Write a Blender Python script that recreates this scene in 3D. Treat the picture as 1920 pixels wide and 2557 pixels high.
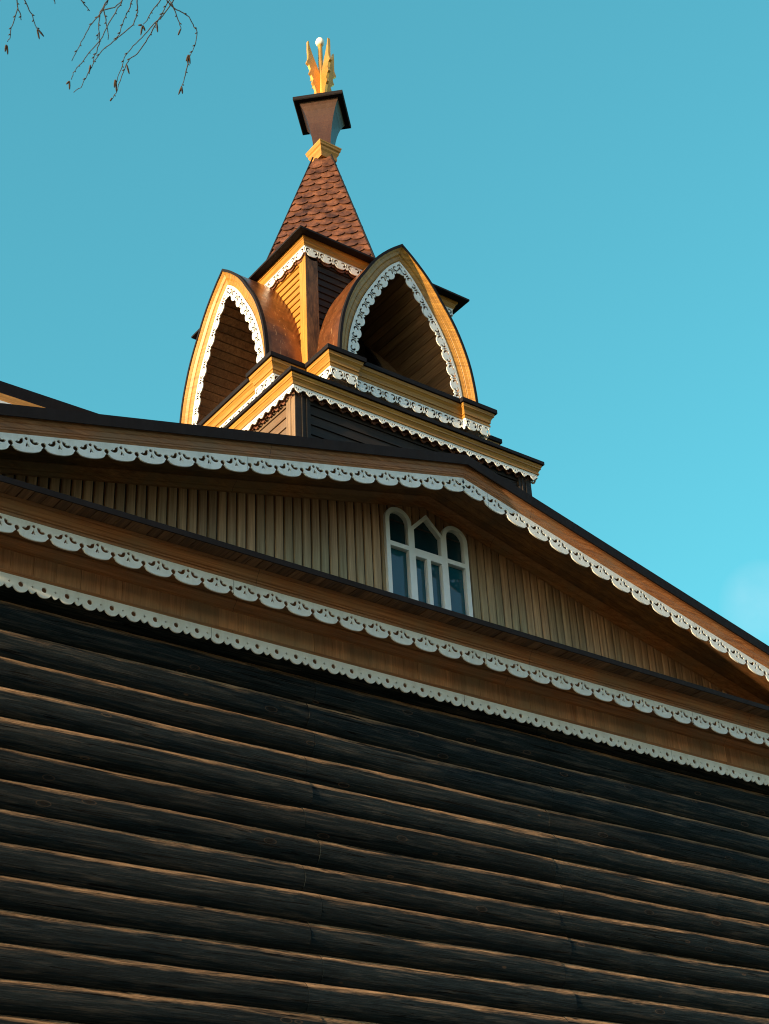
import bpy, bmesh, math, random
import numpy as np
from mathutils import Vector, Matrix, noise
random.seed(7); rng = np.random.default_rng(7)
for o in list(bpy.data.objects): bpy.data.objects.remove(o)
S = bpy.context.scene
R = math.radians

# ------------------------------------------------------------------ camera
cam_d = bpy.data.cameras.new("camera"); cam = bpy.data.objects.new("camera", cam_d)
S.collection.objects.link(cam); S.camera = cam
rx, ux, fw = Vector((.80693335, -.58892937, -.04495294)), Vector((-.26800468, -.43290739, .86067688)), Vector((.52633834, .68246128, .50716324))
cam.matrix_world = Matrix(((rx.x, ux.x, -fw.x, 0), (rx.y, ux.y, -fw.y, 0), (rx.z, ux.z, -fw.z, 0), (0, 0, 0, 1)))
cam_d.sensor_fit = 'HORIZONTAL'; cam_d.sensor_width = 36; cam_d.lens = 3841.185 / 1920 * 36
cam_d.shift_x = -5.32 / 1920; cam_d.shift_y = 16.13 / 1920
cam_d.clip_start = .05; cam_d.clip_end = 3000
cam_d.dof.use_dof = True; cam_d.dof.focus_distance = 14; cam_d.dof.aperture_fstop = 20

# ------------------------------------------------------------------ light
SUN_E, SUN_F = R(8.6), R(4.4)          # elevation; degrees the sun stands in front of the facade plane
sd = Vector((-math.cos(SUN_E) * math.cos(SUN_F), -math.cos(SUN_E) * math.sin(SUN_F), math.sin(SUN_E)))
sl = bpy.data.lights.new("sun", 'SUN'); sun = bpy.data.objects.new("sun", sl); S.collection.objects.link(sun)
sl.energy = 5.0; sl.angle = R(.5); sl.color = (1.0, .74, .44)
sun.rotation_euler = sd.to_track_quat('Z', 'Y').to_euler(); sun.location = (-20, -5, 12)
W = bpy.data.worlds.new("World"); S.world = W; W.use_nodes = True
nt = W.node_tree; nt.nodes.clear()
def wn(t, **k):
    n = nt.nodes.new(t)
    for a, b in k.items(): setattr(n, a, b)
    return n
sky = wn('ShaderNodeTexSky', sky_type='NISHITA', sun_disc=False, sun_elevation=SUN_E, sun_rotation=math.atan2(sd.x, sd.y) % (2 * math.pi), altitude=0, air_density=1.0, dust_density=.3, ozone_density=1.0)
tint = wn('ShaderNodeMix', data_type='RGBA', blend_type='MULTIPLY'); tint.inputs[0].default_value = 1
tint.inputs[7].default_value = (.35, 1.12, 1.05, 1)
bg = wn('ShaderNodeBackground'); bg.inputs[1].default_value = .15
wo = wn('ShaderNodeOutputWorld')
nt.links.new(sky.outputs[0], tint.inputs[6])
tc = wn('ShaderNodeTexCoord')
gd = wn('ShaderNodeVectorMath', operation='DOT_PRODUCT'); gd.inputs[1].default_value = (.55, .80, .22); nt.links.new(tc.outputs['Generated'], gd.inputs[0])
gm = wn('ShaderNodeMapRange', interpolation_type='SMOOTHSTEP'); gm.inputs[1].default_value = .05; gm.inputs[2].default_value = .62; nt.links.new(gd.outputs['Value'], gm.inputs[0])
gt = wn('ShaderNodeMix', data_type='RGBA'); gt.inputs[6].default_value = (.90, 1.0, 1.02, 1); gt.inputs[7].default_value = (.40, 1.15, 1.0, 1)
nt.links.new(gm.outputs[0], gt.inputs[0]); nt.links.new(gt.outputs[2], tint.inputs[7])
# one faint wisp of cloud low in the east
dt = wn('ShaderNodeVectorMath', operation='DOT_PRODUCT'); dt.inputs[1].default_value = (.71625, .54523, .43555)
mr = wn('ShaderNodeMapRange'); mr.inputs[1].default_value = .9996; mr.inputs[2].default_value = 1.0
nz = wn('ShaderNodeTexNoise'); nz.inputs['Scale'].default_value = 30; nz.inputs['Detail'].default_value = 4
mm = wn('ShaderNodeMath', operation='MULTIPLY'); mk = wn('ShaderNodeMath', operation='MULTIPLY'); mk.inputs[1].default_value = .32
ev = wn('ShaderNodeMix', data_type='RGBA'); ev.inputs[7].default_value = (.34, 1.56, 2.08, 1); evf = wn('ShaderNodeMath', operation='MULTIPLY'); evf.inputs[1].default_value = .32
nt.links.new(gm.outputs[0], evf.inputs[0]); nt.links.new(evf.outputs[0], ev.inputs[0]); nt.links.new(tint.outputs[2], ev.inputs[6])
cl = wn('ShaderNodeMix', data_type='RGBA'); cl.inputs[7].default_value = (3.2, 3.2, 3.4, 1)
nt.links.new(tc.outputs['Generated'], dt.inputs[0]); nt.links.new(dt.outputs['Value'], mr.inputs[0])
nt.links.new(tc.outputs['Generated'], nz.inputs['Vector']); nt.links.new(mr.outputs[0], mm.inputs[0]); nt.links.new(nz.outputs[0], mm.inputs[1])
nt.links.new(mm.outputs[0], mk.inputs[0]); nt.links.new(mk.outputs[0], cl.inputs[0]); nt.links.new(ev.outputs[2], cl.inputs[6])
nt.links.new(cl.outputs[2], bg.inputs[0]); nt.links.new(bg.outputs[0], wo.inputs[0])
S.view_settings.view_transform = 'Standard'; S.view_settings.look = 'None'; S.view_settings.exposure = 1.16; S.view_settings.gamma = 1
S.render.engine = 'CYCLES'; S.cycles.filter_width = 1.1

# ------------------------------------------------------------------ materials
def newmat(name):
    m = bpy.data.materials.new(name); m.use_nodes = True; t = m.node_tree
    b = t.nodes['Principled BSDF']; return m, t, b
def nd(t, ty, **k):
    n = t.nodes.new(ty)
    for a, b in k.items(): setattr(n, a, b)
    return n
def mixc(t, fac, a, b, mode='MIX'):
    n = nd(t, 'ShaderNodeMix', data_type='RGBA', blend_type=mode)
    for sock, v in ((n.inputs[0], fac), (n.inputs[6], a), (n.inputs[7], b)):
        if isinstance(v, (int, float)): sock.default_value = v
        elif isinstance(v, tuple): sock.default_value = (*v, 1)
        else: t.links.new(v, sock)
    return n.outputs[2]
def tex(t, scale3, detail=6, rough=.6, sc=1.0, src='Object', dist=0.0):
    c = nd(t, 'ShaderNodeTexCoord'); m = nd(t, 'ShaderNodeMapping'); m.inputs['Scale'].default_value = scale3
    n = nd(t, 'ShaderNodeTexNoise'); n.inputs['Scale'].default_value = sc; n.inputs['Detail'].default_value = detail; n.inputs['Roughness'].default_value = rough; n.inputs['Distortion'].default_value = dist
    t.links.new(c.outputs[src], m.inputs[0]); t.links.new(m.outputs[0], n.inputs['Vector']); return n.outputs[0]
def ramp(t, fac, pts):
    r = nd(t, 'ShaderNodeValToRGB'); e = r.color_ramp.elements
    while len(e) < len(pts): e.new(.5)
    for q, (p, c) in zip(e, pts): q.position = p; q.color = (*c, 1) if isinstance(c, tuple) else (c, c, c, 1)
    t.links.new(fac, r.inputs[0]); return r.outputs[0]
def joints(t, col, period, shift=0.0, w_=.0016):
    c = nd(t, 'ShaderNodeTexCoord'); sp = nd(t, 'ShaderNodeSeparateXYZ'); t.links.new(c.outputs['Object'], sp.inputs[0])
    a = nd(t, 'ShaderNodeMath', operation='ADD'); a.inputs[1].default_value = shift; t.links.new(sp.outputs['X'], a.inputs[0])
    p = nd(t, 'ShaderNodeMath', operation='PINGPONG'); p.inputs[1].default_value = period / 2; t.links.new(a.outputs[0], p.inputs[0])
    l = nd(t, 'ShaderNodeMath', operation='LESS_THAN'); l.inputs[1].default_value = w_; t.links.new(p.outputs[0], l.inputs[0])
    return mixc(t, l.outputs[0], col, (.015, .012, .01))
def bump(t, b, h, strength, dist):
    n = nd(t, 'ShaderNodeBump'); n.inputs['Strength'].default_value = strength; n.inputs['Distance'].default_value = dist
    t.links.new(h, n.inputs['Height']); t.links.new(n.outputs[0], b.inputs['Normal']); return n
def wood(name, dark, light, grain, rough=.6, island=.25, stain=None, bmp=.4, spec=.35, joint=None):
    """varnished or weathered timber; grain = streak scale per axis"""
    m, t, b = newmat(name)
    s1 = tex(t, grain, 8, .65, 1.0, dist=.3); s2 = tex(t, tuple(g * 3.1 for g in grain), 6, .7); s3 = tex(t, (1.3, 1.3, 1.3), 4, .6, 1.7)
    col = ramp(t, s1, [(.3, dark), (.7, light)])
    col = mixc(t, .5, col, ramp(t, s2, [(.35, (.35, .33, .3)), (.62, (1, 1, 1))]), 'MULTIPLY')
    if stain: col = mixc(t, ramp(t, s3, [(.38, 0.0), (.66, .75)]), col, stain)
    g = nd(t, 'ShaderNodeNewGeometry'); hs = nd(t, 'ShaderNodeHueSaturation')
    mr = nd(t, 'ShaderNodeMapRange'); mr.inputs[3].default_value = 1 - island; mr.inputs[4].default_value = 1 + island
    t.links.new(g.outputs['Random Per Island'], mr.inputs[0]); t.links.new(mr.outputs[0], hs.inputs['Value']); t.links.new(col, hs.inputs['Color'])
    t.links.new(joints(t, hs.outputs[0], *joint) if joint else hs.outputs[0], b.inputs['Base Color'])
    b.inputs['Roughness'].default_value = rough; b.inputs['Specular IOR Level'].default_value = spec
    bump(t, b, s2, bmp, .004); return m
H = (1.2, 1.2, 34); V = (34, 34, 1.2)
M = {}
M['amber'] = wood('amber_varnished_wood', (.29, .13, .02), (.55, .275, .05), (1.5, 1.5, 40), .42, .06, bmp=.2)
M['amber_sunlit'] = wood('sunlit_amber_wood', (.6, .24, .05), (.95, .42, .10), (1.5, 1.5, 40), .42, .06)  # brighter copy of amber, sunlight put into the hall fascia's colour
M['amber_v'] = wood('amber_post_wood', (.32, .15, .024), (.55, .28, .055), (40, 40, 1.5), .42, .06, bmp=.2)
M['fascia'] = wood('brown_fascia_wood', (.24, .085, .028), (.60, .25, .10), (1.2, 30, 55), .5, .08, (.26, .16, .09), joint=(2.96, -5.93))
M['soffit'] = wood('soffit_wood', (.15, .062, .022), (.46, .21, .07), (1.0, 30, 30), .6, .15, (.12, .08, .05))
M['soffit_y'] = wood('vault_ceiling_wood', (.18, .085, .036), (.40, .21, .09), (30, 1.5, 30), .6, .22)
M['frieze'] = wood('frieze_board_wood', (.44, .19, .09), (.82, .41, .21), (26, 26, 1.3), .55, .14, (.34, .24, .15))
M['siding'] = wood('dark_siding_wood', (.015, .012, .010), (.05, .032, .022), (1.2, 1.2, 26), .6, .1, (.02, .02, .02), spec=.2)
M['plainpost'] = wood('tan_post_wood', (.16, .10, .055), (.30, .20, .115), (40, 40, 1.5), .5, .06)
M['sheath'] = wood('rough_sheathing_wood', (.06, .03, .016), (.22, .11, .05), (30, 1.5, 30), .7, .35)
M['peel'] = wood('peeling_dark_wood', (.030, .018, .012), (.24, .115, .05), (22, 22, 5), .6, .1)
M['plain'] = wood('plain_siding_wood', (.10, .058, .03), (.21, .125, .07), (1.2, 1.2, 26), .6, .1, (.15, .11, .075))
def gable_mat():
    m, t, b = newmat('gable_board_wood')
    s1 = tex(t, (30, 30, 1.1), 8, .65); s2 = tex(t, (95, 95, 2.2), 6, .7); s3 = tex(t, (2.2, 2.2, 1.4), 5, .65)
    brown = ramp(t, s1, [(.3, (.26, .125, .063)), (.7, (.60, .32, .17))])
    green = ramp(t, s1, [(.3, (.32, .26, .14)), (.72, (.64, .56, .34))])
    # algae washed into the lower part of the boards, where rain reaches them (stays put whatever the light)
    c = nd(t, 'ShaderNodeTexCoord'); sp = nd(t, 'ShaderNodeSeparateXYZ'); t.links.new(c.outputs['Object'], sp.inputs[0])
    # height below the rake, measured per board: z + .25*|x-8.085|
    ab = nd(t, 'ShaderNodeMath', operation='SUBTRACT'); ab.inputs[1].default_value = 8.085; t.links.new(sp.outputs['X'], ab.inputs[0])
    aa = nd(t, 'ShaderNodeMath', operation='ABSOLUTE'); t.links.new(ab.outputs[0], aa.inputs[0])
    mu = nd(t, 'ShaderNodeMath', operation='MULTIPLY_ADD'); mu.inputs[1].default_value = .25; t.links.new(aa.outputs[0], mu.inputs[0]); t.links.new(sp.outputs['Z'], mu.inputs[2])
    nz_ = nd(t, 'ShaderNodeMath', operation='MULTIPLY_ADD'); nz_.inputs[1].default_value = .5; t.links.new(s3, nz_.inputs[0]); t.links.new(mu.outputs[0], nz_.inputs[2])
    mr = nd(t, 'ShaderNodeMapRange'); mr.inputs[1].default_value = 7.80; mr.inputs[2].default_value = 7.15; t.links.new(nz_.outputs[0], mr.inputs[0])
    g = nd(t, 'ShaderNodeNewGeometry')
    ri = nd(t, 'ShaderNodeMapRange'); ri.inputs[3].default_value = .35; ri.inputs[4].default_value = .9; t.links.new(g.outputs['Random Per Island'], ri.inputs[0])
    f = nd(t, 'ShaderNodeMath', operation='MULTIPLY'); t.links.new(mr.outputs[0], f.inputs[0]); t.links.new(ri.outputs[0], f.inputs[1])
    col = mixc(t, f.outputs[0], brown, green)
    col = mixc(t, .5, col, ramp(t, s2, [(.33, (.4, .38, .34)), (.6, (1, 1, 1))]), 'MULTIPLY')
    hs = nd(t, 'ShaderNodeHueSaturation'); r2 = nd(t, 'ShaderNodeMapRange'); r2.inputs[3].default_value = 1.22; r2.inputs[4].default_value = .68
    t.links.new(g.outputs['Random Per Island'], r2.inputs[0]); t.links.new(r2.outputs[0], hs.inputs['Value']); t.links.new(col, hs.inputs['Color']); t.links.new(hs.outputs[0], b.inputs['Base Color'])
    b.inputs['Roughness'].default_value = .7; bump(t, b, s2, .4, .003); return m
M['gable'] = gable_mat()
def log_mat():
    m, t, b = newmat('weathered_dark_log')
    s1 = tex(t, (1.6, 34, 34), 9, .72, dist=.5); s2 = tex(t, (5, 120, 120), 8, .75, dist=.3); s3 = tex(t, (1.1, 6, 6), 5, .65); s4 = tex(t, (1.3, 55, 55), 3, .5, dist=1.0); s5 = tex(t, (14, 30, 30), 5, .7)
    col = ramp(t, s1, [(.36, (.004, .007, .009)), (.50, (.011, .019, .023)), (.64, (.060, .053, .046))])
    col = mixc(t, .7, col, ramp(t, s2, [(.36, (.25, .25, .25)), (.60, (1.3, 1.3, 1.3))]), 'MULTIPLY')
    # sunlight put into the colour of every log's upward side, patchily along its length
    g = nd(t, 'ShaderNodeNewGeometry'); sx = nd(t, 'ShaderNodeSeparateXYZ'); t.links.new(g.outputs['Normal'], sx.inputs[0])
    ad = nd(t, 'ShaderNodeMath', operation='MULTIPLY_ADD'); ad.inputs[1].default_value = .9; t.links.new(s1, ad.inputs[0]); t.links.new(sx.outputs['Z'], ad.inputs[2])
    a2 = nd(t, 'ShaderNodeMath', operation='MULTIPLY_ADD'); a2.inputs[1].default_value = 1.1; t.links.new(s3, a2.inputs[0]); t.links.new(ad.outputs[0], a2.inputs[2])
    sunlit_top = ramp(t, a2.outputs[0], [(.0, 0.0), (1.0, 1.0)])
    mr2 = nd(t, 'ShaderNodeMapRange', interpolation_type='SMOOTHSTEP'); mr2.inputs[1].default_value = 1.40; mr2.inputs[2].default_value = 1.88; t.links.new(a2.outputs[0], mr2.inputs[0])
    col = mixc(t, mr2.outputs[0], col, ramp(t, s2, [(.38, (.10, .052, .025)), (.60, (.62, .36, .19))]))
    crack = ramp(t, s4, [(.33, .0), (.365, 1.0)]); chk = ramp(t, s5, [(.30, .0), (.36, 1.0)])
    col = mixc(t, 1.0, col, crack, 'MULTIPLY')
    tc_ = nd(t, 'ShaderNodeTexCoord'); mp_ = nd(t, 'ShaderNodeMapping'); mp_.inputs['Scale'].default_value = (2.0, 5.2, 5.2); vo = nd(t, 'ShaderNodeTexVoronoi'); vo.inputs['Scale'].default_value = 1.0
    t.links.new(tc_.outputs['Object'], mp_.inputs[0]); t.links.new(mp_.outputs[0], vo.inputs['Vector'])
    col = mixc(t, ramp(t, vo.outputs['Distance'], [(.05, .9), (.10, 0.0)]), col, (.012, .008, .006)); kn_ = ramp(t, vo.outputs['Distance'], [(.08, 0.0), (.14, 1.0)]); col = mixc(t, ramp(t, vo.outputs['Distance'], [(.10, .0), (.115, .5), (.13, .0)]) , col, (.16, .09, .05))
    oi = nd(t, 'ShaderNodeObjectInfo'); hs = nd(t, 'ShaderNodeHueSaturation'); mr = nd(t, 'ShaderNodeMapRange'); mr.inputs[3].default_value = .75; mr.inputs[4].default_value = 1.35
    t.links.new(oi.outputs['Random'], mr.inputs[0]); t.links.new(mr.outputs[0], hs.inputs['Value']); t.links.new(col, hs.inputs['Color']); t.links.new(hs.outputs[0], b.inputs['Base Color'])
    b.inputs['Roughness'].default_value = .75; b.inputs['Specular IOR Level'].default_value = .12
    h = nd(t, 'ShaderNodeMath', operation='ADD'); t.links.new(s2, h.inputs[0]); t.links.new(crack, h.inputs[1])
    h2 = nd(t, 'ShaderNodeMath', operation='MULTIPLY_ADD'); h2.inputs[1].default_value = .8; t.links.new(s1, h2.inputs[0]); t.links.new(h.outputs[0], h2.inputs[2])
    bump(t, b, h2.outputs[0], 1.0, .012); return m
M['log'] = log_mat()
def paint(name, c, rough=.5, dirt=.25):
    m, t, b = newmat(name); s = tex(t, (6, 6, 14), 6, .65); s2 = tex(t, (60, 60, 60), 4, .6)
    col = mixc(t, ramp(t, s, [(.42, 0.0), (.72, dirt)]), c, tuple(x * .62 for x in c))
    s3 = tex(t, (9, 9, 1.6), 6, .7); col = mixc(t, ramp(t, s3, [(.5, 0.0), (.8, dirt * 1.6)]), col, (c[0] * .55, c[1] * .52, c[2] * .42))
    if name.startswith('white_painted'): col = joints(t, col, 2.655, -5.72 + 0.0)
    t.links.new(col, b.inputs['Base Color']); b.inputs['Roughness'].default_value = rough; bump(t, b, s2, .15, .001); return m
M['white'] = paint('white_painted_fretwork', (.88, .88, .84), .45, .3)
M['whitew'] = paint('white_window_paint', (.90, .90, .88), .35, .12)
M['endgrain'] = wood('bare_brown_fretwork', (.10, .035, .02), (.22, .09, .05), H, .6, .1)
def metal(name, c, rough, metallic, var=.3, sc=5, coat=0):
    m, t, b = newmat(name); s = tex(t, (sc, sc, sc), 6, .65); s2 = tex(t, (sc * 6, sc * 6, sc), 5, .6)
    col = mixc(t, ramp(t, s, [(.35, 0.0), (.7, 1.0)]), tuple(x * (1 - var) for x in c), tuple(min(1, x * (1 + var)) for x in c))
    g = nd(t, 'ShaderNodeNewGeometry'); hs = nd(t, 'ShaderNodeHueSaturation'); mr = nd(t, 'ShaderNodeMapRange'); mr.inputs[3].default_value = .75; mr.inputs[4].default_value = 1.3
    t.links.new(g.outputs['Random Per Island'], mr.inputs[0]); t.links.new(mr.outputs[0], hs.inputs['Value']); t.links.new(col, hs.inputs['Color']); t.links.new(hs.outputs[0], b.inputs['Base Color'])
    b.inputs['Metallic'].default_value = metallic
    rr = nd(t, 'ShaderNodeMapRange'); rr.inputs[3].default_value = rough * .75; rr.inputs[4].default_value = min(1, rough * 1.35); t.links.new(s2, rr.inputs[0]); t.links.new(rr.outputs[0], b.inputs['Roughness'])
    bump(t, b, s, .25, .01); return m
M['roof'] = metal('black_sheet_metal', (.010, .008, .009), .7, .0, .2); M['roof'].node_tree.nodes['Principled BSDF'].inputs['Specular IOR Level'].default_value = .15
M['scale'] = metal('rust_brown_scale_shingle', (.135, .052, .024), .42, .3, .7, 9)
M['barrel'] = metal('brown_vault_sheet', (.20, .068, .022), .30, .55, .45, 6)
_t = M['barrel'].node_tree; _b = _t.nodes['Principled BSDF']; _l = _b.inputs['Base Color'].links[0].from_socket
_t.links.new(mixc(_t, ramp(_t, tex(_t, (26, 26, 5), 5, .7), [(.60, 0.0), (.66, .75)]), _l, (.55, .28, .12)), _b.inputs['Base Color'])
M['copper'] = metal('copper_brown_sheet', (.055, .021, .010), .38, .35, .2, 4)
M['teal'] = M['copper']
M['gold'] = metal('gilded_metal', (.78, .40, .09), .34, .7, .12, 8)
M['goldlt'] = paint('pale_ball_paint', (.85, .80, .68), .3, .1)
def glassm():
    m, t, b = newmat('window_glass'); s = tex(t, (3, 3, 3), 3, .5)
    b.inputs['Base Color'].default_value = (.004, .012, .016, 1); b.inputs['Roughness'].default_value = .04; b.inputs['Specular IOR Level'].default_value = .55; b.inputs['IOR'].default_value = 1.52
    bump(t, b, s, .06, .02); return m
M['glass'] = glassm(); M['glass'].node_tree.nodes['Principled BSDF'].inputs['Base Color'].default_value = (.003, .030, .042, 1); M['glass_low'] = M['glass'].copy(); M['glass_low'].name = 'window_glass_sky_teal'; M['glass_low'].node_tree.nodes['Principled BSDF'].inputs['Base Color'].default_value = (.004, .075, .105, 1)  # teal sky reflection painted into the pane colour, strongest in the lower panes
def simple(name, c1, c2, sc, rough=.8, bm=.3):
    m, t, b = newmat(name); s = tex(t, sc, 8, .65); t.links.new(ramp(t, s, [(.3, c1), (.7, c2)]), b.inputs['Base Color']); b.inputs['Roughness'].default_value = rough; bump(t, b, s, bm, .02); return m
M['ground'] = simple('dry_grass_ground', (.05, .045, .02), (.13, .12, .05), (2, 2, 2), .95)
M['path'] = simple('gravel_path', (.16, .14, .12), (.28, .26, .23), (14, 14, 14), .9)
M['stone'] = simple('foundation_stone', (.16, .15, .14), (.33, .31, .28), (3, 3, 3), .85)
M['needle'] = simple('spruce_needles', (.012, .022, .010), (.04, .06, .025), (6, 6, 6), .8)
M['bark'] = simple('birch_bark', (.55, .53, .5), (.12, .11, .1), (3, 3, 14), .8)
M['twig'] = simple('twig_bark', (.012, .010, .010), (.035, .024, .020), (20, 20, 20), .7)
M['catkin'] = simple('catkin', (.022, .014, .010), (.07, .04, .025), (60, 60, 60), .8)

# ------------------------------------------------------------------ mesh helpers
def ob(name, me, mat=None, parent=None):
    o = bpy.data.objects.new(name, me); S.collection.objects.link(o)
    if mat: me.materials.append(mat)
    if parent: o.parent = parent
    return o
def build(name, verts, faces, mat, parent=None, fix=True, smooth=False):
    me = bpy.data.meshes.new(name); me.from_pydata([tuple(v) for v in verts], [], faces)
    if fix:
        bm = bmesh.new(); bm.from_mesh(me); bmesh.ops.recalc_face_normals(bm, faces=bm.faces); bm.to_mesh(me); bm.free()
    if smooth: me.polygons.foreach_set('use_smooth', [True] * len(me.polygons))
    me.update(); return ob(name, me, mat, parent)
class MB:
    def __init__(s): s.v = []; s.f = []
    def add(s, vs, fs):
        n = len(s.v); s.v += [tuple(v) for v in vs]; s.f += [tuple(i + n for i in f) for f in fs]; return s
    def box(s, x0, x1, y0, y1, z0, z1):
        return s.add([(x, y, z) for x in (x0, x1) for y in (y0, y1) for z in (z0, z1)], [(0, 1, 3, 2), (4, 6, 7, 5), (0, 4, 5, 1), (2, 3, 7, 6), (0, 2, 6, 4), (1, 5, 7, 3)])
    def prism(s, poly, mp, c0, c1):
        n = len(poly); vs = [mp(a, b, c0) for a, b in poly] + [mp(a, b, c1) for a, b in poly]
        return s.add(vs, [tuple(range(n)), tuple(range(2 * n - 1, n - 1, -1))] + [(i, (i + 1) % n, (i + 1) % n + n, i + n) for i in range(n)])
    def tube(s, pts, rad, seg=6, cap=True):
        pts = [Vector(p) for p in pts]; rad = rad if isinstance(rad, (list, tuple)) else [rad] * len(pts); vs = []; ref = Vector((.31, .17, .93))
        for i, p in enumerate(pts):
            d = (pts[min(i + 1, len(pts) - 1)] - pts[max(i - 1, 0)]).normalized(); a = d.cross(ref)
            if a.length < 1e-3: a = d.cross(Vector((1, 0, 0)))
            a.normalize(); b = d.cross(a)
            vs += [p + (a * math.cos(2 * math.pi * k / seg) + b * math.sin(2 * math.pi * k / seg)) * rad[i] for k in range(seg)]
        fs = [(i * seg + k, i * seg + (k + 1) % seg, (i + 1) * seg + (k + 1) % seg, (i + 1) * seg + k) for i in range(len(pts) - 1) for k in range(seg)]
        if cap: fs += [tuple(range(seg)), tuple((len(pts) - 1) * seg + k for k in range(seg - 1, -1, -1))]
        return s.add(vs, fs)
    def out(s, name, mat, parent=None, smooth=False): return build(name, s.v, s.f, mat, parent, smooth=smooth)

def offs(poly, closed):
    """unit mitre vectors (to the right of travel) per vertex"""
    P = [Vector(p) for p in poly]; n = len(P); res = []
    for i in range(n):
        dn = []
        if closed or i > 0: d = (P[i] - P[i - 1]).normalized(); dn.append(Vector((d.y, -d.x)))
        if closed or i < n - 1: d = (P[(i + 1) % n] - P[i]).normalized(); dn.append(Vector((d.y, -d.x)))
        if len(dn) == 1: res.append(dn[0])
        else:
            m = dn[0] + dn[1]; m /= max(.15, m.dot(dn[0])); res.append(m)
    return res
def sweep(mb, poly, prof, mp, closed=False, cprof=True, side=1):
    mv = offs(poly, closed); n = len(poly); k = len(prof)
    vs = [mp(poly[i][0] + mv[i].x * o * side, poly[i][1] + mv[i].y * o * side, c) for i in range(n) for o, c in prof]
    fs = []
    for i in range(n if closed else n - 1):
        j = (i + 1) % n
        for q in range(k if cprof else k - 1):
            r_ = (q + 1) % k; fs.append((i * k + q, i * k + r_, j * k + r_, j * k + q))
    if cprof and not closed: fs += [tuple(range(k)), tuple((n - 1) * k + q for q in range(k - 1, -1, -1))]
    mb.add(vs, fs); return mb

# ------------------------------------------------------------------ fretwork patterns (2D: u along, v down, with real cut-outs)
def arc(cx, cy, r, a0, a1, n=10): return [(cx + r * math.cos(R(a0 + (a1 - a0) * i / n)), cy + r * math.sin(R(a0 + (a1 - a0) * i / n))) for i in range(n + 1)]
def circ(cx, cy, r, n=12): return arc(cx, cy, r, 0, 360 - 360 / n, n - 1)
def swirl(cx, cy, r, a0, a1, w0, w1, n=10):
    """a tapering arc slot with a blob at its fat end"""
    o = []; i_ = []
    for k in range(n + 1):
        a = R(a0 + (a1 - a0) * k / n); w = w0 + (w1 - w0) * k / n
        o.append((cx + (r + w) * math.cos(a), cy + (r + w) * math.sin(a))); i_.append((cx + (r - w) * math.cos(a), cy + (r - w) * math.sin(a)))
    return o + i_[::-1]
def fill(loops, t=.02):
    cu = bpy.data.curves.new('c', 'CURVE'); cu.dimensions = '2D'; cu.fill_mode = 'BOTH'; cu.extrude = t / 2
    for L in loops:
        sp = cu.splines.new('POLY'); sp.points.add(len(L) - 1)
        for p, (a, b) in zip(sp.points, L): p.co = (a, b, 0, 1)
        sp.use_cyclic_u = True
    o = bpy.data.objects.new('c', cu); S.collection.objects.link(o)
    bpy.context.view_layer.update()
    me = bpy.data.meshes.new_from_object(o.evaluated_get(bpy.context.evaluated_depsgraph_get()))
    v = np.array([x.co[:] for x in me.vertices]); f = [tuple(p.vertices) for p in me.polygons]
    bpy.data.objects.remove(o); bpy.data.curves.remove(cu); bpy.data.meshes.remove(me)
    return v, f
def top_edge(w, n=6): return [(w * i / n, 0.0) for i in range(n + 1)]
# 1: broad scallops with keyhole notches, dot, wedge and two hooks
w = .2655
def pat1():
    kh = .021; ky = .078
    out = top_edge(w)
    # right half keyhole, scallop, left half keyhole
    out += [(w, ky - kh)] + arc(w, ky, kh, -90, -235, 7)[1:]
    out += [(w - .007, ky + .020)]
    out += [(w - .007, ky + .024), (w - .022, ky + .038)] + [(w / 2 + (w / 2 - .022) * math.cos(R(a)), .116 + .036 * math.sin(R(a))) for a in range(10, 171, 12)] + [(.022, ky + .038), (.007, ky + .024)]
    out += [(.007, ky + .020)] + arc(0, ky, kh, 55, -90, 7)[:-1] + [(0, ky - kh)]
    c = w / 2
    holes = [circ(c, .034, .0145, 10), [(c, .060), (c + .017, .100), (c + .008, .105), (c, .092), (c - .008, .105), (c - .017, .100)]]
    for s_ in (-1, 1):
        h = swirl(.052, .048, .030, 200, 40, .0085, .0045, 10)
        h = [(c + s_ * (.022 + x_), y_) for x_, y_ in swirl(.045, .046, .026, 205, 35, .0155, .0105, 9)]
        holes.append(h if s_ > 0 else h[::-1])
        holes.append([(c + s_ * (.026 + dx), .030 + dy) for dx, dy in circ(0, 0, .0095, 8)])
    # join hook and blob by a small offset so that loops never cross
    holes[3] = [(x_ , y_ ) for x_, y_ in holes[3]]
    return [out] + [holes[0], holes[1], holes[2], holes[4]]
P1 = fill(pat1(), .013)
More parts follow.
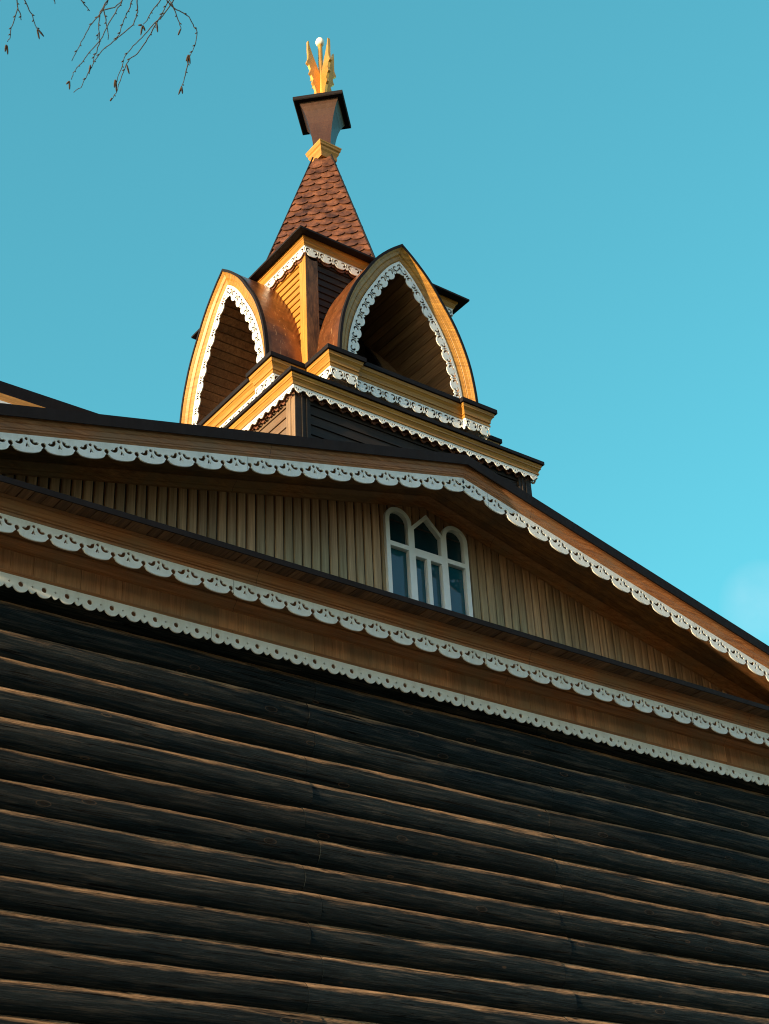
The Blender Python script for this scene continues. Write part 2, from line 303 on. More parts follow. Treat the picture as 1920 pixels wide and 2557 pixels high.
# 2: row of discs with round holes and small pointed teeth with diamonds
w2 = .193
def pat2():
    out = top_edge(w2) + [(w2, .098), (w2 - .020, .082), (w2 - .027, .086)]
    out += [(w2 / 2 + .070 * math.cos(R(a)), .073 + .050 * math.sin(R(a))) for a in range(15, 166, 10)] + [(.027, .086), (.020, .082), (0, .098)]
    c = w2 / 2
    return [out, circ(c, .060, .0185, 14), ]
def dia(cx, cy, r): return [(cx - r, cy), (cx - r * .25, cy - r * .25), (cx, cy - r), (cx + r * .25, cy - r * .25), (cx + r, cy), (cx + r * .25, cy + r * .25), (cx, cy + r), (cx - r * .25, cy + r * .25)]
def pat2b():
    # same unit shifted by half so that the diamond falls inside it
    c = w2 / 2; b = .073
    out = [(w2 * i / 6, 0.0) for i in range(7)] + [(w2, b + .050)]
    out += [(w2 + .062 * math.cos(R(a)), b + .050 * math.sin(R(a))) for a in range(98, 162, 8)]
    out += [(c + .032, .085), (c + .012, .106), (c, .111), (c - .012, .106), (c - .032, .085)]
    out += [(.062 * math.cos(R(a)), b + .050 * math.sin(R(a))) for a in range(18, 90, 8)] + [(0, b + .050)]
    hr = .0215
    # half holes on both sides are carried by the outline
    right = [(w2, b + .050)]
    o2 = [(w2 * i / 6, 0.0) for i in range(7)] + [(w2, .058 - hr)] + arc(w2, .058, hr, -90, -270, 9)[1:-1] + [(w2, .058 + hr)] + out[7:-1] + [(0, b + .050), (0, .058 + hr)] + arc(0, .058, hr, 90, -90, 9)[1:-1] + [(0, .058 - hr)]
    return [o2, dia(c, .055, .0155)]
P2 = fill(pat2b(), .013)
# 3: lobes with paired scrolls and slots between
w3 = .179
def pat3():
    out = top_edge(w3) + [(w3, .112), (w3 - .008, .112), (w3 - .012, .098), (w3 - .022, .100)]
    out += [(w3 / 2 + .068 * math.cos(R(a)), .086 + .052 * math.sin(R(a))) for a in range(18, 163, 9)] + [(.022, .100), (.012, .098), (.008, .112), (0, .112)]
    # slots at both ends are half slots in the outline
    s0, s1, sw = .034, .086, .0085
    out = top_edge(w3) + [(w3, s0), (w3 - sw, s0), (w3 - sw, s1), (w3, s1)] + out[7:-1] + [(0, .112), (0, s1), (sw, s1), (sw, s0), (0, s0)]
    c = w3 / 2; hs = []
    for s_ in (-1, 1):
        hs.append([(c + s_ * (.040 + a), .060 + b) for a, b in swirl(0, 0, .025, -150, 95, .0075, .0120, 13)])
    return [out] + hs
P3 = fill(pat3(), .010)
# 4: small pointed lace
w4 = .122
def pat4():
    out = top_edge(w4, 4) + [(w4, .040), (w4 - .022, .046), (w4 - .038, .066), (w4 / 2 + .010, .072), (w4 / 2, .078), (w4 / 2 - .010, .072), (.038, .066), (.022, .046), (0, .040)]
    return [out, circ(w4 / 2, .042, .011, 7), circ(w4 / 2 - .026, .034, .009, 6), circ(w4 / 2 + .026, .034, .009, 6)]
P4 = fill(pat4(), .010)

def trim(name, pat, wu, n, mp, parent, mat='white', group=None):
    """n copies of a pattern unit in one sheet; mp(u array, v array, t array) -> (k,3)"""
    v, f = pat; vs = []; fs = []; k = len(v)
    for i in range(n):
        vs.append(mp(v[:, 0] + i * wu, v[:, 1], v[:, 2])); fs += [tuple(a + i * k for a in q) for q in f]
    vs = np.concatenate(vs); return build(name, vs.tolist(), fs, M[mat], parent)
def straight(p0, p1, down, nrm, total_u):
    p0 = np.array(p0, float); p1 = np.array(p1, float); d = p1 - p0; dn = np.array(down, float); nn = np.array(nrm, float)
    return lambda u, v, t: p0 + np.outer(u / total_u, d) + np.outer(v, dn) + np.outer(t, nn)
def trim_line(name, pat, wu, p0, p1, down, nrm, parent, mat='white', n=None, vs=1.0):
    L = float(np.linalg.norm(np.array(p1) - np.array(p0))); n = n or max(1, round(L / wu))
    return trim(name, pat, wu, n, (lambda f: (lambda u, v, t: f(u, v * vs, t)))(straight(p0, p1, down, nrm, n * wu)), parent, mat)
def empty(name, loc): 
    o = bpy.data.objects.new(name, None); o.location = loc; S.collection.objects.link(o); return o
def settle(root):
    """children were modelled in world space: keep them there under a root that stands elsewhere"""
    bpy.context.view_layer.update()
    for c in root.children: c.matrix_parent_inverse = root.matrix_world.inverted()

# ------------------------------------------------------------------ ground
GZ = -1.6
g = MB(); g.add([(-900, -900, GZ), (900, -900, GZ), (900, 900, GZ), (-900, 900, GZ)], [(0, 1, 2, 3)]); go = g.out('ground', M['ground']); go['kind'] = 'structure'
g = MB(); g.add([(-30, 5.2, GZ + .004), (40, 5.2, GZ + .004), (40, 8.6, GZ + .004), (-30, 8.6, GZ + .004)], [(0, 1, 2, 3)]); go = g.out('path', M['path']); go['kind'] = 'structure'

# ================================================================== main building
CX, CY = 8.085, 11.363
BX0, BX1, BY1 = 2.35, 13.82, 21.0
B = empty('log_house', (CX, 10, GZ)); B['label'] = 'long dark log building with white fretwork eaves and a low brown boarded gable'; B['category'] = 'log building'
st = MB(); st.box(BX0 + .02, BX1 - .02, 9.95, BY1, GZ - .3, GZ + .45); st.out('foundation', M['stone'], B)
# logs -------------------------------------------------------------
SP = .2355; JX = (6.75, 9.41)
def log_mesh(x0, x1, y, z, r, seed):
    n = max(2, int((x1 - x0) / .07)); seg = 22; vs = []; ch = .012
    for i in range(n + 1):
        x = x0 + (x1 - x0) * i / n; sh = 1.0
        dy = .024 * noise.noise(Vector((x * .35, seed, 0))); dz = .016 * noise.noise(Vector((x * .4, seed, 5)))
        kn = .0
        for k in range(seg):
            a = 2 * math.pi * k / seg; ca, sa = math.cos(a), math.sin(a)
            rr = r * sh * (1 + .06 * noise.noise(Vector((x * .45, ca * .9 + seed * 3.1, sa * .9))) + .030 * noise.noise(Vector((x * 2.2, ca * 2 + seed, sa * 2))) + .026 * noise.noise(Vector((x * 7, ca * 4 + seed, sa * 4))))
            vs.append((x, y + dy + rr * ca, z + dz + rr * sa))
    fs = [(i * seg + k, i * seg + (k + 1) % seg, (i + 1) * seg + (k + 1) % seg, (i + 1) * seg + k) for i in range(n) for k in range(seg)]
    m0 = len(vs); vs += vs[:seg] + vs[n * seg:(n + 1) * seg]
    fs += [tuple(m0 + k for k in range(seg)), tuple(m0 + seg + k for k in range(seg - 1, -1, -1))]
    return vs, fs
zc0 = 4.853 - .115                       # centre height of a log read off the photograph
kk = 0
for c in range(-24, 5):
    zc = zc0 + c * SP
    if zc < GZ + .45: continue
    xs = [BX0] + [JX[q] + random.uniform(-.04, .04) + (.06 if c % 2 else -.03) for q in (0, 1)] + [BX1]
    for q in range(3):
        kk += 1; dz = random.uniform(-.004, .004)
        vs, fs = log_mesh(xs[q] + (.002 if q else 0), xs[q + 1] - .002, 10.10 + random.uniform(-.006, .006), zc + dz, .131 + random.uniform(-.002, .003), c * 1.37 + q * .02)
        o = build('log', vs, fs, M['log'], B, smooth=True)
# caulking sheet behind the logs so that no light shows through, side and back walls
bw = MB(); bw.box(BX0 + .05, BX1 - .05, 10.12, 10.2, GZ + .3, 6.0); bw.box(BX0 + .02, BX0 + .2, 10.2, BY1, GZ + .45, 6.3); bw.box(BX1 - .2, BX1 - .02, 10.2, BY1, GZ + .45, 6.3); bw.box(BX0 + .02, BX1 - .02, BY1 - .2, BY1, GZ + .45, 6.3)
bw.out('side_wall', M['siding'], B)
# frieze of vertical boards between log wall and cornice -----------------------
fr = MB(); x = BX0 - .04
while x < BX1 + .04:
    wd = random.choice((.17, .19, .19, .21)); x2 = min(x + wd, BX1 + .04); j = random.uniform(-.002, .002)
    fr.box(x + .002, x2 - .002, 9.862 + j, 9.89, 5.683, 6.02); x = x2
fr.box(BX0 - .04, BX1 + .04, 9.89, 10.10, 5.684, 6.02)
fr.out('frieze', M['frieze'], B)
# mouldings along the frieze's bottom and top (closed ring round the building) ------
ring = [(BX0, BY1), (BX0, 9.88), (BX1, 9.88), (BX1, BY1)]
ring_ccw = [(BX0, 9.88), (BX1, 9.88), (BX1, BY1), (BX0, BY1)]
mpl = lambda a, b, c: (a, b, c)
mo = MB()
sweep(mo, ring_ccw, [(.018, 5.685), (.034, 5.685), (.034, 5.70), (.028, 5.712), (.028, 5.722), (.018, 5.735)], mpl, True)
sweep(mo, ring_ccw, [(.016, 5.905), (.030, 5.905), (.036, 5.925), (.058, 5.95), (.068, 5.952), (.085, 5.972), (.085, 5.983), (.016, 5.983)], mpl, True)
mo.out('frieze_moulding', M['fascia'], B)
# cornice: soffit boards, fascia mouldings, projecting sheathing, metal edge ----------
co = MB()
for q in range(3):
    a0 = .02 + q * .125; sweep(co, ring_ccw, [(a0, 5.986), (a0 + .120, 5.986), (a0 + .120, 5.999), (a0, 5.999)], mpl, True)
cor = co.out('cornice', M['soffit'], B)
fa = MB()
sweep(fa, ring_ccw, [(.365, 5.975), (.392, 5.975), (.392, 5.998), (.386, 6.002), (.398, 6.006), (.398, 6.020), (.391, 6.024), (.402, 6.030), (.413, 6.055), (.433, 6.078), (.437, 6.080), (.437, 6.088), (.444, 6.090), (.452, 6.106), (.365, 6.106)], mpl, True)
fa.out('fascia', M['fascia'], cor)
sh = MB(); x = BX0 - .62                                  # sheathing boards under the metal edge, laid front to back with gaps
while x < BX1 + .6:
    wd = random.uniform(.085, .115); z = random.uniform(-.003, .003)
    sh.box(x, x + wd - random.uniform(.004, .010), 9.262, 9.50, 6.108 + z, 6.128 + z); x += wd
sh.out('sheathing', M['sheath'], cor)
me_ = MB(); sweep(me_, ring_ccw, [(.36, 6.131), (.622, 6.131), (.622, 6.088), (.634, 6.088), (.634, 6.137), (.36, 6.137)], mpl, True)
me_.out('metal_edge', M['roof'], cor)
trim_line('fretwork_trim', P1, w, (BX0 - .37, 9.50, 5.975), (BX1 + .37, 9.50, 5.975), (0, 0, -1), (0, -1, 0), cor)
trim_line('fretwork_trim', P1, w, (BX0 - .372, 9.53, 5.975), (BX0 - .372, BY1, 5.975), (0, 0, -1), (-1, 0, 0), cor)
trim_line('fretwork_trim', P2, w2, (BX0 - .03, 9.848, 5.692), (BX1 + .03, 9.848, 5.692), (0, 0, -1), (0, -1, 0), B, vs=1.04).name = 'lower_fretwork_trim'
# pent roof over the cornice
pr = MB(); pr.prism([(9.25, 6.139), (9.95, 6.49), (9.95, 6.46), (9.30, 6.133)], lambda a, b, c: (c, a, b), BX0 - .6, BX1 + .6)
pr.out('pent_roof', M['roof'], B)
# gable wall of vertical boards ---------------------------------------------------
def T(x): return 7.628 - (.2435 * (CX - x) if x < CX else .2565 * (x - CX))     # top line of the rake fretwork
WY = 9.90
gw = MB(); x = 1.9; pitch = .0975
while x < 14.3:
    x2 = x + pitch; j = random.uniform(-.0015, .0015)
    zt0, zt1 = T(x) + .07, T(x2) + .07
    y0 = WY + j; b = .006
    # board with a rounded near edge profile: flat face, chamfers and a dark gap
    pr_ = [(x + .006, y0 + .017), (x + .011, y0 + .003), (x + .022, y0), (x2 - .022, y0), (x2 - .011, y0 + .003), (x2 - .006, y0 + .017)]
    def zl(a_):
        d_ = abs(a_ - 8.087)
        if d_ > .485: return 6.40
        if d_ < .185: return 7.50 - d_ * 1.01 - .01
        return 7.325 + .140 * math.sqrt(max(0, 1 - ((d_ - .340) / .150) ** 2)) - .01
    xs_ = sorted([a for a, c in pr_] + [x + .034, x + .048, x + .062]); 
    for a0, a1 in zip(xs_[:-1], xs_[1:]):
        yy = lambda a_: float(np.interp(a_, [p[0] for p in pr_], [p[1] for p in pr_]))
        m_ = (a0 + a1) / 2; e_ = 1e-4; l0, l1 = (zl(a0 + e_), zl(a1 - e_)) if abs(m_ - 8.087) < .485 else (6.40, 6.40)
        gw.add([(a0, yy(a0), l0), (a1, yy(a1), l1), (a1, yy(a1), T(a1) + .07), (a0, yy(a0), T(a0) + .07)], [(0, 1, 2, 3)])
    x = x2
gwo = gw.out('gable_boards', M['gable'], B)
bm = bmesh.new(); bm.from_mesh(gwo.data); bmesh.ops.remove_doubles(bm, verts=bm.verts, dist=1e-5); bm.to_mesh(gwo.data); bm.free()
# gable roof: rake fascia, soffit, crown, metal band, slabs -------------------------------------
rake = [(1.72, T(1.72)), (CX, T(CX)), (14.45, T(14.45))]
mpr = lambda a, b, c: (a, c, b)
rf = MB()
sweep(rf, rake, [(-.100, 9.19), (-.200, 9.19), (-.200, 9.6), (-.125, 9.6), (-.125, 9.20), (-.1, 9.20)], mpr)
sweep(rf, rake, [(-.135, 9.6), (-.20, 9.6), (-.20, 21.3), (-.135, 21.3)], mpr)
roof = rf.out('gable_roof', M['roof'], B)
seam = MB()
for xs_ in []:
    p = T(xs_); seam.box(xs_ - .006, xs_ + .006, 9.182, 9.192, p + .112, p + .198)
pass
fa = MB()
sweep(fa, rake, [(0, 9.278), (-.016, 9.270), (-.020, 9.262), (-.034, 9.262), (-.038, 9.256), (-.074, 9.250), (-.078, 9.243), (-.090, 9.236), (-.1, 9.232), (-.126, 9.232), (-.126, 9.32), (0, 9.32)], mpr)
fa.out('rake_fascia', M['fascia'], roof)
sf = MB()
for q in range(6):
    y0 = 9.32 + q * .097; sweep(sf, rake, [(-.074, y0 + .003), (-.070, y0 + .006), (-.067, y0 + .090), (-.072, y0 + .0935), (-.088, y0 + .0935), (-.088, y0 + .003)], mpr)
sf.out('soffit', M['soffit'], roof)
cm = MB()
sweep(cm, rake, [(-.068, 9.895), (-.068, 9.80), (-.060, 9.797), (-.050, 9.812), (-.030, 9.850), (-.022, 9.852), (-.018, 9.868), (.010, 9.872), (.014, 9.895)], mpr)
cm.out('crown_moulding', M['fascia'], roof)
for sgn in (-1, 1):
    xe = CX + sgn * 6.3; p0 = (CX, 9.285, T(CX)); p1 = (xe, 9.285, T(xe)); d = Vector(p1) - Vector(p0); d.normalize(); dn = Vector((-d.z, 0, d.x)); dn = dn if dn.z < 0 else -dn
    trim_line('fretwork_trim', P1, w, p0, p1, tuple(dn), (0, -1, 0), roof)
# upper hall roof seen over the left slope ------------------------------------------------------
up = MB(); up.box(-2.0, 5.3, 11.75, 18, 7.0, 8.3); uro = up.out('upper_hall', M['siding'], B)
ur = MB(); ur.prism([(11.266, 8.342), (11.256, 8.468), (14.9, 10.0), (18.6, 8.46), (18.6, 8.34), (14.9, 9.86)], lambda a, b, c: (c, a, b), -2.6, 6.0); ur.out('hall_roof', M['roof'], uro)
uf = MB(); uf.prism([(11.285, 8.262), (11.277, 8.275), (11.270, 8.31), (11.262, 8.341), (11.75, 8.35), (11.75, 8.30), (11.33, 8.262)], lambda a, b, c: (c, a, b), -2.5, 5.9); uf.out('fascia', M['amber_sunlit'], uro)
trim_line('fretwork_trim', P4, w4, (-2.4, 11.275, 8.265), (5.9, 11.275, 8.265), (0, 0, -1), (0, -1, 0), uro)
# window in the gable ---------------------------------------------------------------------------
WXc = 8.087
def lancet(cx, hw, zs, zt, zb, n=12): return [(cx - hw, zb)] + [(cx - hw * math.cos(R(180 * i / n)), zs + (zt - zs) * math.sin(R(180 * i / n))) for i in range(n + 1)] + [(cx + hw, zb)]
zb = 6.48
outer = [(-.495, zb)] + [(-.340 - .155 * math.cos(R(180 * i / 14)), 7.345 + .150 * math.sin(R(180 * i / 14))) for i in range(0, 14)] + [(-.188, 7.335), (0, 7.522), (.188, 7.335)] + [(.340 - .155 * math.cos(R(180 * i / 14)), 7.345 + .150 * math.sin(R(180 * i / 14))) for i in range(1, 15)] + [(.495, zb)]
tz0, tz1 = 7.060, 7.108
holes = []
for s_ in (-1, 1):
    cx_ = s_ * .340; hw = .108
    holes.append([(cx_ - hw, tz1)] + [(cx_ - hw * math.cos(R(180 * i / 12)), 7.345 + .105 * math.sin(R(180 * i / 12))) for i in range(13)] + [(cx_ + hw, tz1)])
    holes.append([(cx_ - hw, zb + .03), (cx_ - hw, tz0), (cx_ + hw, tz0), (cx_ + hw, zb + .03)])
holes.append([(-.160, tz1), (-.160, 7.310), (0, 7.468), (.160, 7.310), (.160, tz1)])
for s_ in (-1, 1): holes.append([(s_ * .090 - .067, zb + .03), (s_ * .090 - .067, tz0 - .035), (s_ * .090 + .067, tz0 - .035), (s_ * .090 + .067, zb + .03)])
def flat(loops, y, t, name, mat, parent):
    v, f = fill(loops, t); vs = [(WXc + a, y - c, b) for a, b, c in v]; return build(name, vs, f, mat, parent)
win = flat([outer] + holes, 9.885, .040, 'window', M['whitew'], B)
def inset(L, d):
    P = [Vector(p) for p in L]; c = sum(P, Vector((0, 0))) / len(P); return [(p.x - math.copysign(min(d, abs(p.x - c.x) * .5), p.x - c.x), p.y - math.copysign(min(d, abs(p.y - c.y) * .5), p.y - c.y)) for p in P]
for h in holes:
    # reveal tube from the frame to the glass, sash and pane
    n = len(h); rv = MB(); rv.add([(WXc + a, 9.90, b) for a, b in h] + [(WXc + a, 9.925, b) for a, b in h], [(i, (i + 1) % n, (i + 1) % n + n, i + n) for i in range(n)])
    rv.out('reveal', M['whitew'], win)
    pn = MB(); pn.prism([(a, b) for a, b in h], lambda a, b, c: (WXc + a, c, b), 9.915, 9.923); pn.out('pane', M['glass_low' if max(b for a, b in h) < 7.1 else 'glass'], win)
gv, gf = fill([[(1.9 - WXc, 6.35), (14.3 - WXc, 6.35), (14.3 - WXc, T(14.3) + .09), (CX - WXc, T(CX) + .09), (1.9 - WXc, T(1.9) + .09)], [(a * .985, b - .01 if b > 7 else b) for a, b in outer]], .08)
build('gable_backing', [(WXc + a, WY + .06 - c, b) for a, b, c in gv], gf, M['siding'], B)
dk = MB(); dk.box(7.4, 8.8, 9.99, 10.03, 6.3, 7.6); dk.out('window_backing', M['siding'], B)
settle(B)

# ================================================================== tower on the ridge
TW = empty('roof_tower', (CX, CY, 7.4)); TW['label'] = 'square wooden tower on the roof ridge with pointed arches, scaled spire and gilded top'; TW['category'] = 'tower'
def sq(wd): return [(CX - wd, CY - wd), (CX + wd, CY - wd), (CX + wd, CY + wd), (CX - wd, CY + wd)]
C0 = [(CX, CY)]
unit = [(CX - 1, CY - 1), (CX + 1, CY - 1), (CX + 1, CY + 1), (CX - 1, CY + 1)]
def ringw(mb, prof, cp=True):   # profile in (half width, z)
    return sweep(mb, unit, [(wd - 1, z) for wd, z in prof], mpl, True, cp)
def clap(mb, wd, z0, z1, bh):
    n = max(1, round((z1 - z0) / bh)); bh = (z1 - z0) / n
    for i in range(n):
        z = z0 + i * bh; ringw(mb, [(wd - .02, z), (wd + .012, z), (wd + .010, z + .008), (wd, z + bh - .004), (wd - .02, z + bh - .004)])
# --- lower tier
LW = 1.445
def arm_map(q, c3=False):
    a = math.pi / 2 * q; c, s_ = round(math.cos(a)), round(math.sin(a))
    return lambda x, z, v: (CX + x * c + v * s_, CY + x * s_ - v * c, z)       # v outwards from the axis
lows = []
for q in range(4):
    mp = arm_map(q); lw = MB(); n_ = 10; bh0 = (8.47 - 7.36) / n_
    for i in range(n_):
        z = 7.36 + i * bh0; z2 = z + bh0 - .004; e = LW - .002
        for_ = [(LW + .007, z), (LW + .004, z + .010), (LW - .006, z2)]
        vs = []
        for v_, zz in for_: vs += [mp(-e, zz, v_), mp(e, zz, v_), mp(e, zz, LW - .04), mp(-e, zz, LW - .04)]
        lw.add(vs, [(l * 4 + k, l * 4 + (k + 1) % 4, l * 4 + 4 + (k + 1) % 4, l * 4 + 4 + k) for l in range(2) for k in range(4)] + [(3, 2, 1, 0), (8, 9, 10, 11)])
    lows.append(lw.out('lower_wall', M['siding'] if q == 0 else M['plain'], TW))  # front wall darker than the others: its shade is put into the colour
low = TW
for sx in (-1, 1):
    for sy in (-1, 1):
        p = MB(); x = CX + sx * LW; y = CY + sy * LW; d = .13; o_ = .022
        xs = sorted((x + sx * o_, x - sx * .03)); ys = sorted((y + sy * (o_ - .003), y - sy * d)); p.box(xs[0], xs[1], ys[0], ys[1], 7.36, 8.46)
        xs = sorted((x + sx * (o_ + .007), x + sx * (o_ - .002))); ys = sorted((y - sy * .045, y - sy * .055)); p.box(xs[0], xs[1], ys[0], ys[1], 7.36, 8.455)
        post = p.out('corner_post', M['plainpost'] if sx < 0 else M['siding'], low)  # right-hand posts painted siding-dark in place of shade
        p = MB(); xs = sorted((x + sx * (o_ - .003), x - sx * .15)); ys = sorted((y + sy * (o_ + .003), y - sy * .03)); p.box(xs[0], xs[1], ys[0], ys[1], 7.36, 8.458)
        for k_ in (.05, .10):
            xs = sorted((x - sx * k_, x - sx * (k_ + .012))); ys = sorted((y + sy * (o_ + .012), y + sy * o_)); p.box(xs[0], xs[1], ys[0], ys[1], 7.36, 8.455)
        p.out('front_board', M['siding'] if sy < 0 else M['plainpost'], post)  # street-side shade of the posts painted in as a dark board colour
lc = MB()
ringw(lc, [(LW - .02, 8.462), (1.515, 8.462), (1.515, 8.475), (LW - .02, 8.475)])
ringw(lc, [(1.512, 8.475), (1.522, 8.466), (1.535, 8.466), (1.535, 8.484), (1.529, 8.488), (1.532, 8.50), (1.545, 8.525), (1.552, 8.528), (1.552, 8.545), (1.560, 8.556), (1.560, 8.578), (1.44, 8.578)])
lcn = lc.out('lower_cornice', M['amber'], TW)
lr = MB(); ringw(lr, [(1.578, 8.580), (1.582, 8.580), (1.582, 8.618), (1.20, 8.70), (1.0, 8.70), (1.0, 8.58)]); lr.out('roof_skirt', M['roof'], lcn)
def ring_trim(pat, wu, wd, z, parent, n=None, mat='white', vs=1.0):
    for (ax, ay, bx, by, nx, ny) in ((-1, -1, 1, -1, 0, -1), (-1, 1, -1, -1, -1, 0), (1, -1, 1, 1, 1, 0), (1, 1, -1, 1, 0, 1)):
        trim_line('fretwork_trim', pat, wu, (CX + ax * wd, CY + ay * wd, z), (CX + bx * wd, CY + by * wd, z), (0, 0, -1), (nx, ny, 0), parent, mat, n, vs)
ring_trim(P4, w4, 1.518, 8.468, lcn)
ring_trim(P4, w4, 1.40 + .066, 8.462, lcn, mat='endgrain')
# --- cross-shaped entablature carrying the four arches
A1, V1, V0, XI = 1.0, 1.405, 1.36, .69
def cross(off=0):
    arm = [(-A1, -A1), (-A1, -V1), (-XI, -V1), (-XI, -V0), (XI, -V0), (XI, -V1), (A1, -V1)]
    P = []
    for q in range(4):
        a = math.pi / 2 * q; c, s_ = round(math.cos(a)), round(math.sin(a)); P += [(CX + x * c - y * s_, CY + x * s_ + y * c) for x, y in arm]
    return P
X = cross()
core = MB(); sweep(core, X, [(-.10, 8.60), (-.07, 8.60), (-.07, 8.97), (-.10, 8.97)], mpl, True); core.out('arm_base', M['plain'], TW)
en = MB()
sweep(en, X, [(-.12, 8.955), (.0, 8.955), (.004, 8.945), (.018, 8.945), (.018, 8.965), (.012, 8.970), (.012, 8.985), (.022, 8.990), (.022, 9.010), (.030, 9.035), (.046, 9.060), (.052, 9.062), (.052, 9.080), (.058, 9.098), (-.12, 9.098)], mpl, True)
ent = en.out('entablature', M['amber'], TW)
er = MB(); sweep(er, X, [(.0, 9.10), (.070, 9.10), (.078, 9.10), (.078, 9.150), (.0, 9.185), (-.12, 9.185), (-.12, 9.10)], mpl, True); er.out('roof_edge', M['roof'], ent)
xo = offs(X, True); nX = len(X)
for i in range(nX):
    a = X[i]; b = X[(i + 1) % nX]; o_ = .008
    pa = Vector((a[0] + xo[i].x * o_, a[1] + xo[i].y * o_)); pb = Vector((b[0] + xo[(i + 1) % nX].x * o_, b[1] + xo[(i + 1) % nX].y * o_)); d = pb - pa
    if d.length < .03: continue
    nv = Vector((d.y, -d.x)).normalized()
    if d.length < .1: 
        # narrow return of a console: a plain strip of half a unit
        trim_line('fretwork_trim', P3, w3, (pa.x, pa.y, 8.955), (pb.x, pb.y, 8.955), (0, 0, -1), (nv.x, nv.y, 0), ent, n=1); continue
    trim_line('fretwork_trim', P3, w3, (pa.x, pa.y, 8.955), (pb.x, pb.y, 8.955), (0, 0, -1), (nv.x, nv.y, 0), ent)
# floor under the arches
fl = MB(); fl.prism(cross(), mpl, 9.10, 9.12); fl.out('arch_floor', M['siding'], TW)
# --- drum
DW = .952
outR = [(0, 10.949), (.15, 10.825), (.30, 10.672), (.41, 10.53), (.505, 10.37), (.60, 10.225), (.685, 10.06), (.755, 9.88), (.815, 9.68), (.852, 9.46), (.872, 9.25), (.876, 9.10)]
def hx(z):
    for (a0, b0), (a1, b1) in zip(outR[:-1], outR[1:]):
        if b1 <= z <= b0: return a0 + (a1 - a0) * (b0 - z) / (b0 - b1)
    return 0.0 if z > 10.9 else .876
def arm_map(q, c3=False):
    a = math.pi / 2 * q; c, s_ = round(math.cos(a)), round(math.sin(a))
    return lambda x, z, v: (CX + x * c + v * s_, CY + x * s_ - v * c, z)       # v outwards from the axis
nb_ = 18; bh0 = (10.72 - 9.12) / nb_
for q in range(4):
    mp = arm_map(q); dr = MB()
    for i in range(nb_):
        z = 9.12 + i * bh0; z2 = z + bh0 - .004; xa, xb = max(0, hx(z) - .03), max(0, hx(z2) - .03)
        for sg in (-1, 1):
            vs = []
            for x0_, x1_, zz, vo in ((xa, DW + .008, z, .010), (xa, DW + .006, z + .008, .007), (xb, DW - .004, z2, -.004)):
                vs += [mp(sg * x0_, zz, DW + vo), mp(sg * x1_, zz, DW + vo), mp(sg * x1_, zz, DW - .03), mp(sg * x0_, zz, DW - .03)]
            dr.add(vs, [(l * 4 + k, l * 4 + (k + 1) % 4, l * 4 + 4 + (k + 1) % 4, l * 4 + 4 + k) for l in range(2) for k in range(4)] + [(3, 2, 1, 0), (8, 9, 10, 11)])
    dr.prism([(-DW, 10.72), (DW, 10.72), (DW, 10.775), (-DW, 10.775)], mp, DW - .03, DW + .008)
    dr.out('drum_wall', M['siding'] if q == 0 else M['amber'], TW)  # front drum siding near black, shade put into the wood colour
drum = TW
for sx in (-1, 1):
    for sy in (-1, 1):
        p = MB(); x = CX + sx * DW; y = CY + sy * DW
        xs = sorted((x + sx * .018, x - sx * .10)); ys = sorted((y + sy * .018, y - sy * .10)); p.box(xs[0], xs[1], ys[0], ys[1], 9.1, 10.70)
        xs = sorted((x + sx * .024, x - sx * .03)); ys = sorted((y + sy * .024, y - sy * .03)); p.box(xs[0], xs[1], ys[0], ys[1], 9.1, 10.695)
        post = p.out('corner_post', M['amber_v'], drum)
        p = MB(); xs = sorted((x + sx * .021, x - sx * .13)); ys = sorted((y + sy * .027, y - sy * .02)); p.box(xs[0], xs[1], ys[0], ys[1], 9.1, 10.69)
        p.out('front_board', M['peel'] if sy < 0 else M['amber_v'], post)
uc = MB()
ringw(uc, [(DW - .01, 10.775), (1.0, 10.775), (1.0, 10.79), (DW - .01, 10.79)])
ringw(uc, [(.995, 10.785), (1.008, 10.775), (1.012, 10.79), (1.020, 10.80), (1.022, 10.815), (1.032, 10.835), (1.042, 10.84), (1.046, 10.868), (.95, 10.868)])
ucn = uc.out('upper_cornice', M['amber'], TW)
ue = MB(); ringw(ue, [(.95, 10.870), (1.050, 10.870), (1.128, 10.862), (1.140, 10.862), (1.140, 10.885), (1.0, 10.93), (.70, 11.04), (.70, 10.90)]); ue.out('roof_edge', M['roof'], ucn)
ring_trim(P3, w3, .998, 10.785, ucn, n=11, vs=.92)
ring_trim(P3, w3, DW + .022, 10.76, ucn, n=11, mat='endgrain', vs=.9)
# --- arches
outR = [(0, 10.949), (.15, 10.825), (.30, 10.672), (.41, 10.53), (.505, 10.37), (.60, 10.225), (.685, 10.06), (.755, 9.88), (.815, 9.68), (.852, 9.46), (.872, 9.25), (.876, 9.10)]
def smooth(P, it=2):  # corner cutting
    for _ in range(it):
        Q = [P[0]]
        for a, b in zip(P[:-1], P[1:]): Q += [(a[0] * .75 + b[0] * .25, a[1] * .75 + b[1] * .25), (a[0] * .25 + b[0] * .75, a[1] * .25 + b[1] * .75)]
        Q.append(P[-1]); P = Q
    return P
half = smooth(outR, 1)
arch = [(-a, b) for a, b in half[::-1]] + half[1:]
def arm_map(q, c3=False):
    a = math.pi / 2 * q; c, s_ = round(math.cos(a)), round(math.sin(a))
    return lambda x, z, v: (CX + x * c + v * s_, CY + x * s_ - v * c, z)       # v outwards from the axis
bord = [(0, 10.775), (.13, 10.665), (.245, 10.515), (.37, 10.31), (.49, 10.11), (.585, 9.90), (.66, 9.68), (.705, 9.50), (.735, 9.28), (.740, 9.12)]
bh_ = smooth(bord, 2)
